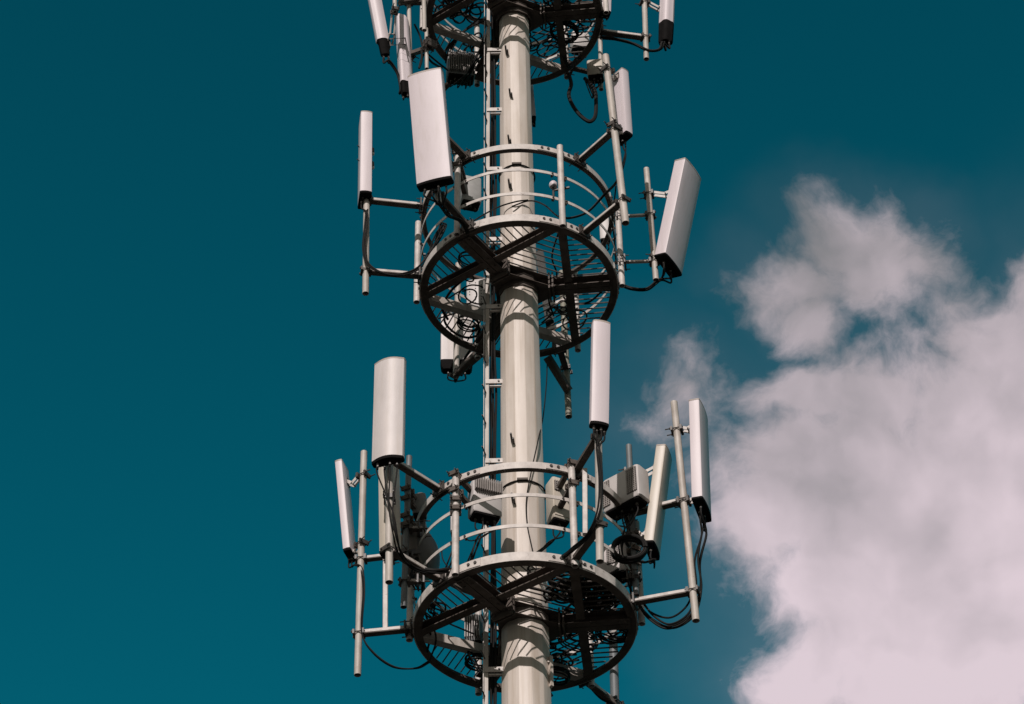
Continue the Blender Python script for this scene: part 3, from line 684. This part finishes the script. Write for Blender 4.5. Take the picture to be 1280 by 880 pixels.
# single runs
G1 = 'loose black cables draped on the platforms'
S = [
 ('thick black cable loop hanging in the sky under the topmost platform', [(711, 92, .55), (714, 105, .55), (711, 118, .55), (716, 132, .55), (726, 145, .55), (737, 152, .55), (744, 145, .55), (745, 125, .55), (743, 112, .55), (731, 98, .6)], .024),
 ('thin black cord slung round the mast below its upper strap', [(660, 250, -.22), (645, 252, -.24), (625, 258, -.22), (605, 268, -.5), (590, 277, -.75), (584, 275, -.85)], .009),
 ('thin black cord crossing behind the right mid post to the mast', [(640, 258, -.24), (662, 251, -.22), (680, 256, -.45), (694, 268, -.7), (706, 276, -.8)], .009),
 ('thin dark wire hanging right of the mast between platforms', [(684, 455, .25), (683, 480, .15), (679, 520, .05), (672, 553, -.2), (664, 590, -.24), (658, 625, -.24), (659, 655, -.24), (664, 680, -.26), (669, 702, -.3)], .0065),
 ('thin drooping wire from the lower left post to the mast feeders', [(580, 670, -.85), (588, 676, -.7), (604, 671, -.4), (618, 660, -.1)], .006),
 ('bowed cable below the lowest left railing and over the ring', [(492, 688, -1.15), (506, 700, -.95), (522, 709, -.9), (545, 713, -.9), (560, 711, -.85)], .017),
 ('slim grey lead curving down from the lower left middle rail', [(552, 686, -.72), (553, 697, -.74), (557, 705, -.74), (562, 709, -.75)], .006),
 ('black loop of cable hooked over the left edge of the mid grating', [(536, 325, -.3), (543, 306, -.35), (552, 290, -.4), (556, 283, -.4), (553, 282, -.32), (545, 292, -.3), (538, 310, -.25), (536, 330, -.2)], .009),
 ('slack black cable lying under the left of the mid grating', [(560, 400, .4), (553, 385, .3), (562, 366, .1), (576, 352, -.05), (588, 344, -.15)], .015),
 ('black cable crossing the far left of the mid grating', [(557, 385, .55), (556, 402, .6), (567, 415, .7), (583, 422, .8), (596, 420, .85)], .014),
 ('black cable hugging the left edge of the lowest grating', [(535, 700, -.5), (528, 730, -.3), (530, 760, -.1), (538, 790, .1), (534, 815, .3)], .011),
 ('second slack cable under the left of the lowest grating', [(541, 712, -.5), (546, 740, -.3), (541, 775, 0.), (545, 800, .15), (537, 826, .3)], .009),
 ('bundle cable rising behind the lower right radio boxes', [(793, 760, -.05), (788, 730, -.1), (796, 705, -.2), (790, 675, -.3), (784, 650, -.34)], .014),
 ('cable slung from the lowest platform to the right pipe, upper strand', [(801, 750, -.2), (815, 766, -.24), (838, 772, -.30), (858, 758, -.38), (868, 735, -.42)], .010),
 ('thin dark strand on the right of the mid railing dropping to the ring', [(770, 232, -.9), (768, 250, -.7), (765, 275, -.4), (768, 300, -.2), (770, 330, -.1)], .008),
 ('cable lying on the mid grating by the right chord', [(700, 285, -.6), (690, 320, -.3), (696, 345, -.1), (686, 372, .2), (692, 395, .4)], .010),
 ('cable beneath the right of the mid grating curving to the rim', [(715, 380, .35), (735, 378, .3), (750, 366, .15), (758, 355, .1)], .012),
 ('two turns of cable sagging from the lowest platform at the far right rim', [(690, 870, .6), (682, 858, .6), (673, 848, .5), (668, 850, .4), (676, 866, .4), (680, 885, .4)], .014),
 ('dark cable from the rear right pipe to the lowest ring at the bottom', [(768, 880, 1.25), (752, 873, 1.2), (738, 858, 1.1), (732, 845, 1.0)], .016),
 ('cable bundle behind upper left pipes bending down to the ring', [(527, 60, -.3), (527, 75, -.3), (524, 85, -.35), (530, 68, -.2), (540, 78, -.1), (552, 85, .1)], .014),
 ('black cable crossing from upper left pipes to the topmost ring', [(518, 30, -.3), (525, 45, -.2), (530, 62, -.2), (545, 76, -.1), (560, 88, .1)], .012),
]
for lab, pts, r in S: cable(lab, pts, r, 'cable', G1)
# spare loops left lying on gratings
for lab, px, Y, r, n, sq in (('flat coil of cable on the lowest grating, just right of the mast front', (675, 716), -.50, .12, 3, .9), ('wide coil of cable on the right of the lowest grating', (742, 745), -.1, .22, 3, .9),
                             ('loose cable coil at the rear right of the lowest grating', (722, 800), .45, .20, 3, .8), ('coil of cable near the chord corner of the lowest platform', (705, 735), -.25, .13, 4, .9),
                             ('coil at the far right rim of the lowest grating', (765, 790), .20, .17, 4, .8), ('small coil beside the mast at the rear of the lowest platform', (695, 845), .65, .13, 4, .9),
                             ('tangled coil on the left of the mid grating', (588, 326), -.20, .13, 3, .9), ('coil of cable on the rear left of the mid grating', (585, 405), .55, .12, 3, .8),
                             ('coil of cable on the topmost grating, right of the mast', (705, 40), .3, .17, 5, .9), ('second coil on the topmost grating near its right rim', (735, 15), .1, .16, 4, .9),
                             ('coil of cable on the left of the lowest grating under the rail', (598, 828), .5, .13, 4, .9)):
    coil(lab, px, Y, r, n, 0, sq, .0085, flat=True)
# loose cable lying on the gratings
def tangle(label, z, a, r, size, loops, rw=.011):
    c = pol(a, r, z + .085); pts = []; ph = rnd.random() * 6.28; q = rnd.random() * 6.28
    for i in range(loops * 9):
        t_ = i / 9 * 2 * math.pi; e = size * (.75 + .3 * math.sin(t_ * .31 + q))
        p = c + V((e * math.cos(t_ + ph) + .07 * math.sin(t_ * .17 + q), e * .9 * math.sin(t_ + ph) + .07 * math.cos(t_ * .23 + q), .03 + .028 * math.sin(t_ * 1.3 + q)))
        k = math.hypot(p.x, p.y)
        if k > 1.02: p.x *= 1.02 / k; p.y *= 1.02 / k
        if k < .30: p.x *= .30 / max(k, .01); p.y *= .30 / max(k, .01)
        pts.append(p)
    pts.append(pts[-1] + V((rnd.uniform(-.3, .3), rnd.uniform(-.3, .3), .0)))
    m = MB(); m.tube(smooth_path(pts, 3), rw, 6)
    return tag(m.build('cable_tangle', 'rubber'), label, 'cable tangle', label)
for k in range(13): tangle('black cable heaped on the right half of the lowest grating', ZL, rnd.uniform(-58, 62), rnd.uniform(.50, .90), rnd.uniform(.10, .20), rnd.choice((3, 4)), rnd.uniform(.010, .014))
for k in range(7): tangle('black cable lying at the rear of the lowest grating behind the mast', ZL, rnd.uniform(62, 108), rnd.uniform(.45, .85), rnd.uniform(.09, .17), 3)
for k in range(3): tangle('black cable lying on the left of the lowest grating', ZL, rnd.uniform(120, 215), rnd.uniform(.5, .85), rnd.uniform(.08, .15), 2, .009)
for k in range(4): tangle('black cable lying at the rear of the mid grating', ZM, rnd.uniform(45, 110), rnd.uniform(.45, .85), rnd.uniform(.08, .15), 2, .010)
for k in range(3): tangle('black cable lying on the left of the mid grating', ZM, rnd.uniform(125, 215), rnd.uniform(.5, .85), rnd.uniform(.08, .16), 2, .009)
for k in range(13): tangle('black cable heaped on the topmost grating right of the mast', ZT, rnd.uniform(-50, 80), rnd.uniform(.45, .88), rnd.uniform(.09, .18), 3)
for k in range(9): tangle('black cable heaped on the topmost grating left of the mast', ZT, rnd.uniform(100, 215), rnd.uniform(.45, .88), rnd.uniform(.09, .18), 3)
# dark cross arms among the upper left pipes
for lab, a_, b_ in (('dark angle arm crossing the stained thin pipe at upper left', (499, 72.5, -.35), (541, 58, -.2)), ('dark angle arm at the top edge above the round topped antenna', (499, 3.5, -.35), (540, -3, -.2))):
    m = MB(); m.bbar(at(*a_), at(*b_), .07, .05); t = m.build('cross_arm', 'beam', smooth=30); tag(t, lab, 'cross arm', 'cross arms at upper left')
for lab, x0, y0, Y0, nn in (('black cable fanned over the left of the topmost grating', 611, 20, .15, 7),):
    for k in range(nn):
        cable(lab, [(x0, y0 + k * .6, Y0), (598 - k * 2, 26 + k * 1.6, .25), (578 - k * 3, 40 + k * 3, .4), (566 - k * 1.5, 58 + k * 3.5, .6)], .0085, 'fan_cable', 'cables fanned over the topmost grating')
# straps round the round topped antenna
for y in (48.5, 56.5):
    p0, p1 = at(488, y, -.56), at(506.5, y - 1, -.56); m = MB(); m.tube([at(506.5, y, -.30), p1, p0, at(488, y + 1, -.35)], .008, 6)
    tag(m.build('clamp_strap', 'dark'), 'dark clamp strap across the round topped antenna, ' + ('upper' if y < 50 else 'lower') + ' of two', 'strap', 'straps on the round topped antenna')
# stays
m = MB(); a, b_ = at(684, 446, 1.0), at(711, 489, 1.25); m.bbar(a, b_, .085, .075)
tag(m.build('stay', 'beam', smooth=30), 'dark sloping stay from the mid platform down to the rear hanging pipe', 'stay')
m = MB(); a, b_ = at(600, 438, 1.0), at(571, 467, 1.3); m.bbar(a, b_, .07, .07)
tag(m.build('stay', 'beam', smooth=30), 'dark sloping stay from the mid platform to the rear antenna', 'stay')
m = MB(); a, b_ = at(733, 850, 1.0), at(768, 880, 1.28); m.bbar(a, b_, .06, .06)
tag(m.build('stay', 'beam', smooth=30), 'dark sloping stay from the lowest platform at the bottom edge', 'stay')
m = MB(); a, b_ = at(573, 92, .98), at(548, 118, 1.3); m.bbar(a, b_, .06, .06)
tag(m.build('stay', 'beam', smooth=30), 'short stay below the topmost platform, right of the largest antenna', 'stay')

# ------------------------------------------------------------------ sun, sky
SUN_AZ, SUN_EL = 258.0, 35.0
sd = pol(SUN_AZ, math.cos(R(SUN_EL)), math.sin(R(SUN_EL)))
l = bpy.data.lights.new('sun', 'SUN'); l.energy = 3.75; l.angle = R(.53); l.color = (1.0, .91, .87)
lo = bpy.data.objects.new('sun', l); col.objects.link(lo); lo.location = sd * 60
lo.rotation_euler = (-sd).to_track_quat('-Z', 'Y').to_euler()

w = bpy.data.worlds.new('World'); sc.world = w; w.use_nodes = True
nt = w.node_tree; nt.nodes.clear(); L = nt.links.new
out = N(nt, 'ShaderNodeOutputWorld'); bg = N(nt, 'ShaderNodeBackground'); bg.inputs['Strength'].default_value = .1
sky = N(nt, 'ShaderNodeTexSky'); sky.sky_type = 'NISHITA'; sky.sun_disc = False
sky.sun_elevation = R(SUN_EL); sky.sun_rotation = R(90 - SUN_AZ); sky.air_density = 1.; sky.dust_density = .6; sky.ozone_density = 1.
tint = N(nt, 'ShaderNodeMix', data_type='RGBA', blend_type='MULTIPLY'); tint.inputs[0].default_value = 1.; tint.inputs[7].default_value = (.008, .605, .52, 1)
L(sky.outputs[0], tint.inputs[6])
tc = N(nt, 'ShaderNodeTexCoord')
F0, R0, U0 = V((0, math.cos(R(42.5)), math.sin(R(42.5)))), V((1, 0, 0)), V((0, -math.sin(R(42.5)), math.cos(R(42.5))))
def dot(vec):
    n = N(nt, 'ShaderNodeVectorMath', operation='DOT_PRODUCT'); L(tc.outputs['Generated'], n.inputs[0]); n.inputs[1].default_value = vec; return n.outputs['Value']
def mth(op, a, b=None, c=None, clamp=False):
    n = N(nt, 'ShaderNodeMath', operation=op, use_clamp=clamp)
    for i, q in enumerate((a, b, c)):
        if q is None: continue
        if isinstance(q, (int, float)): n.inputs[i].default_value = q
        else: L(q, n.inputs[i])
    return n.outputs[0]
df = mth('MAXIMUM', dot(F0), .05)
uu = mth('MULTIPLY', mth('DIVIDE', dot(R0), df), 3.055); vv = mth('MULTIPLY', mth('DIVIDE', dot(U0), df), 3.055)
cb = N(nt, 'ShaderNodeCombineXYZ'); L(uu, cb.inputs[0]); L(vv, cb.inputs[1])
def uvp(x, y):
    d = ray(x, y).normalized(); f_ = d.dot(F0); return (3.055 * d.dot(R0) / f_, 3.055 * d.dot(U0) / f_)
def noise(scale, det, rough, off=0., src=None, dist=0.):
    mp = N(nt, 'ShaderNodeMapping'); mp.inputs['Location'].default_value = (off, off * .7, off * .3); L(src or cb.outputs[0], mp.inputs[0])
    n = N(nt, 'ShaderNodeTexNoise'); n.inputs['Scale'].default_value = scale; n.inputs['Detail'].default_value = det; n.inputs['Roughness'].default_value = rough; n.inputs['Distortion'].default_value = dist
    L(mp.outputs[0], n.inputs['Vector']); return n
wn = noise(5., 4., .55, 3.1)
wv = N(nt, 'ShaderNodeVectorMath', operation='SUBTRACT'); L(wn.outputs['Color'], wv.inputs[0]); wv.inputs[1].default_value = (.5, .5, .5)
ws = N(nt, 'ShaderNodeVectorMath', operation='SCALE'); L(wv.outputs[0], ws.inputs[0]); ws.inputs['Scale'].default_value = .13
wa = N(nt, 'ShaderNodeVectorMath', operation='ADD'); L(cb.outputs[0], wa.inputs[0]); L(ws.outputs[0], wa.inputs[1])
blobs = [(1085, 330, 92, 68, 1.0), (1040, 312, 64, 58, .95), (990, 352, 66, 44, .85), (1003, 398, 40, 42, .75), (1145, 338, 55, 48, .7), (1195, 385, 55, 36, .42), (1300, 375, 60, 50, .9), (1245, 400, 60, 36, .6), (1300, 450, 130, 85, 1.2), (1215, 505, 150, 88, 1.2), (1110, 498, 95, 46, 1.0), (1000, 502, 75, 30, .8),
         (1180, 640, 240, 155, 1.6), (1010, 612, 110, 85, 1.3), (945, 668, 62, 74, 1.0), (1160, 810, 200, 125, 1.5), (1010, 845, 85, 70, 1.1), (1005, 765, 85, 70, .8), (1300, 640, 150, 260, 1.6), (852, 486, 54, 46, .5), (812, 520, 40, 32, .34), (1060, 730, 130, 95, 1.3), (912, 612, 40, 62, .45), (1250, 440, 100, 60, .8)]
mask = None
for (x, y, rx, ry, amp) in blobs:
    c = uvp(x, y)
    s = N(nt, 'ShaderNodeVectorMath', operation='SUBTRACT'); L(wa.outputs[0], s.inputs[0]); s.inputs[1].default_value = (c[0], c[1], 0)
    k = N(nt, 'ShaderNodeVectorMath', operation='MULTIPLY'); L(s.outputs[0], k.inputs[0]); k.inputs[1].default_value = (1000 / rx, 1000 / ry, 0)
    le = N(nt, 'ShaderNodeVectorMath', operation='LENGTH'); L(k.outputs[0], le.inputs[0])
    q = mth('MULTIPLY', mth('SUBTRACT', 1.18, le.outputs['Value']), amp)
    mask = q if mask is None else mth('SMOOTH_MAX', mask, q, .18)
n1 = noise(5.5, 12., .58, 11.3, wa.outputs[0])
na = noise(4.2, 3.5, .5, 6.6, wa.outputs[0])
nb = noise(4.2, 3.5, .5, 6.6 + .05, wa.outputs[0])
n1c = noise(22., 8., .65, 4.4, wa.outputs[0])
n2 = noise(2.4, 4., .5, 5.7)
dens = mth('ADD', mask, mth('MULTIPLY', mth('SUBTRACT', n1.outputs['Fac'], .5), 2.0))
dens = mth('ADD', dens, mth('MULTIPLY', mth('SUBTRACT', n1c.outputs['Fac'], .5), .75))
mr = N(nt, 'ShaderNodeMapRange', interpolation_type='SMOOTHSTEP'); L(dens, mr.inputs[0]); mr.inputs[1].default_value = -.26; mr.inputs[2].default_value = .70; mr.inputs[4].default_value = .96
veil = N(nt, 'ShaderNodeMapRange', interpolation_type='SMOOTHSTEP'); L(mask, veil.inputs[0]); veil.inputs[1].default_value = -1.3; veil.inputs[2].default_value = .5; veil.inputs[4].default_value = .085
mrv = mth('MAXIMUM', mr.outputs[0], veil.outputs[0])
# cloud tone: billows turned to the sun are paler, folds and the upper flank greyer
relief = mth('SUBTRACT', na.outputs['Fac'], nb.outputs['Fac'])
tone = mth('ADD', mth('MULTIPLY', n2.outputs['Fac'], 1.0), mth('MULTIPLY', relief, 2.0))
tone = mth('ADD', tone, mth('MULTIPLY', mth('SUBTRACT', n1c.outputs['Fac'], .5), .14))
tone = mth('ADD', tone, mth('MULTIPLY', vv, -1.25))
tone = mth('ADD', tone, mth('MULTIPLY', mth('MINIMUM', dens, 1.4), .12))
tr = N(nt, 'ShaderNodeMapRange'); L(tone, tr.inputs[0]); tr.inputs[1].default_value = .06; tr.inputs[2].default_value = 1.22
cc = N(nt, 'ShaderNodeMix', data_type='RGBA'); L(tr.outputs[0], cc.inputs[0]); cc.inputs[6].default_value = (2.5, 2.42, 2.56, 1); cc.inputs[7].default_value = (7.5, 6.3, 6.85, 1)
grd = N(nt, 'ShaderNodeVectorMath', operation='SCALE'); L(tint.outputs[2], grd.inputs[0]); 
gz = N(nt, 'ShaderNodeMapRange'); L(dot(V((0, 0, 1))), gz.inputs[0]); gz.inputs[1].default_value = .55; gz.inputs[2].default_value = .80; gz.inputs[3].default_value = 1.05; gz.inputs[4].default_value = .84
L(gz.outputs[0], grd.inputs['Scale'])
fin = N(nt, 'ShaderNodeMix', data_type='RGBA'); L(mrv, fin.inputs[0]); L(grd.outputs[0], fin.inputs[6]); L(cc.outputs[2], fin.inputs[7])
# pale broken cloud added unseen behind the viewer, neutral fill from the sunward sky
n4 = noise(2.2, 6., .6, 2.2, tc.outputs['Generated'])
sw = mth('ADD', dot(V((-.25, -.90, .35)).normalized()), mth('MULTIPLY', mth('SUBTRACT', n4.outputs['Fac'], .5), .9))
swr = N(nt, 'ShaderNodeMapRange', interpolation_type='SMOOTHSTEP'); L(sw, swr.inputs[0]); swr.inputs[1].default_value = -.05; swr.inputs[2].default_value = .55; swr.inputs[4].default_value = .92
fn2 = N(nt, 'ShaderNodeMix', data_type='RGBA'); L(swr.outputs[0], fn2.inputs[0]); L(fin.outputs[2], fn2.inputs[6]); fn2.inputs[7].default_value = (3.7, 3.2, 2.7, 1)
L(fn2.outputs[2], bg.inputs['Color']); L(bg.outputs[0], out.inputs[0])

# ------------------------------------------------------------------ camera and view
cam = bpy.data.cameras.new('camera'); co = bpy.data.objects.new('camera', cam); col.objects.link(co)
cam.sensor_width = 36; cam.lens = FPX / 1280 * 36; cam.clip_end = 3000
mt = Matrix((AR, AU, -AF)).transposed().to_4x4(); mt.translation = CAM; co.matrix_world = mt
sc.camera = co
sc.cycles.max_bounces = 4; sc.cycles.diffuse_bounces = 2
vs = sc.view_settings; vs.view_transform = 'Standard'; vs.look = 'None'; vs.exposure = 0; vs.gamma = 1
sc.display_settings.display_device = 'sRGB'
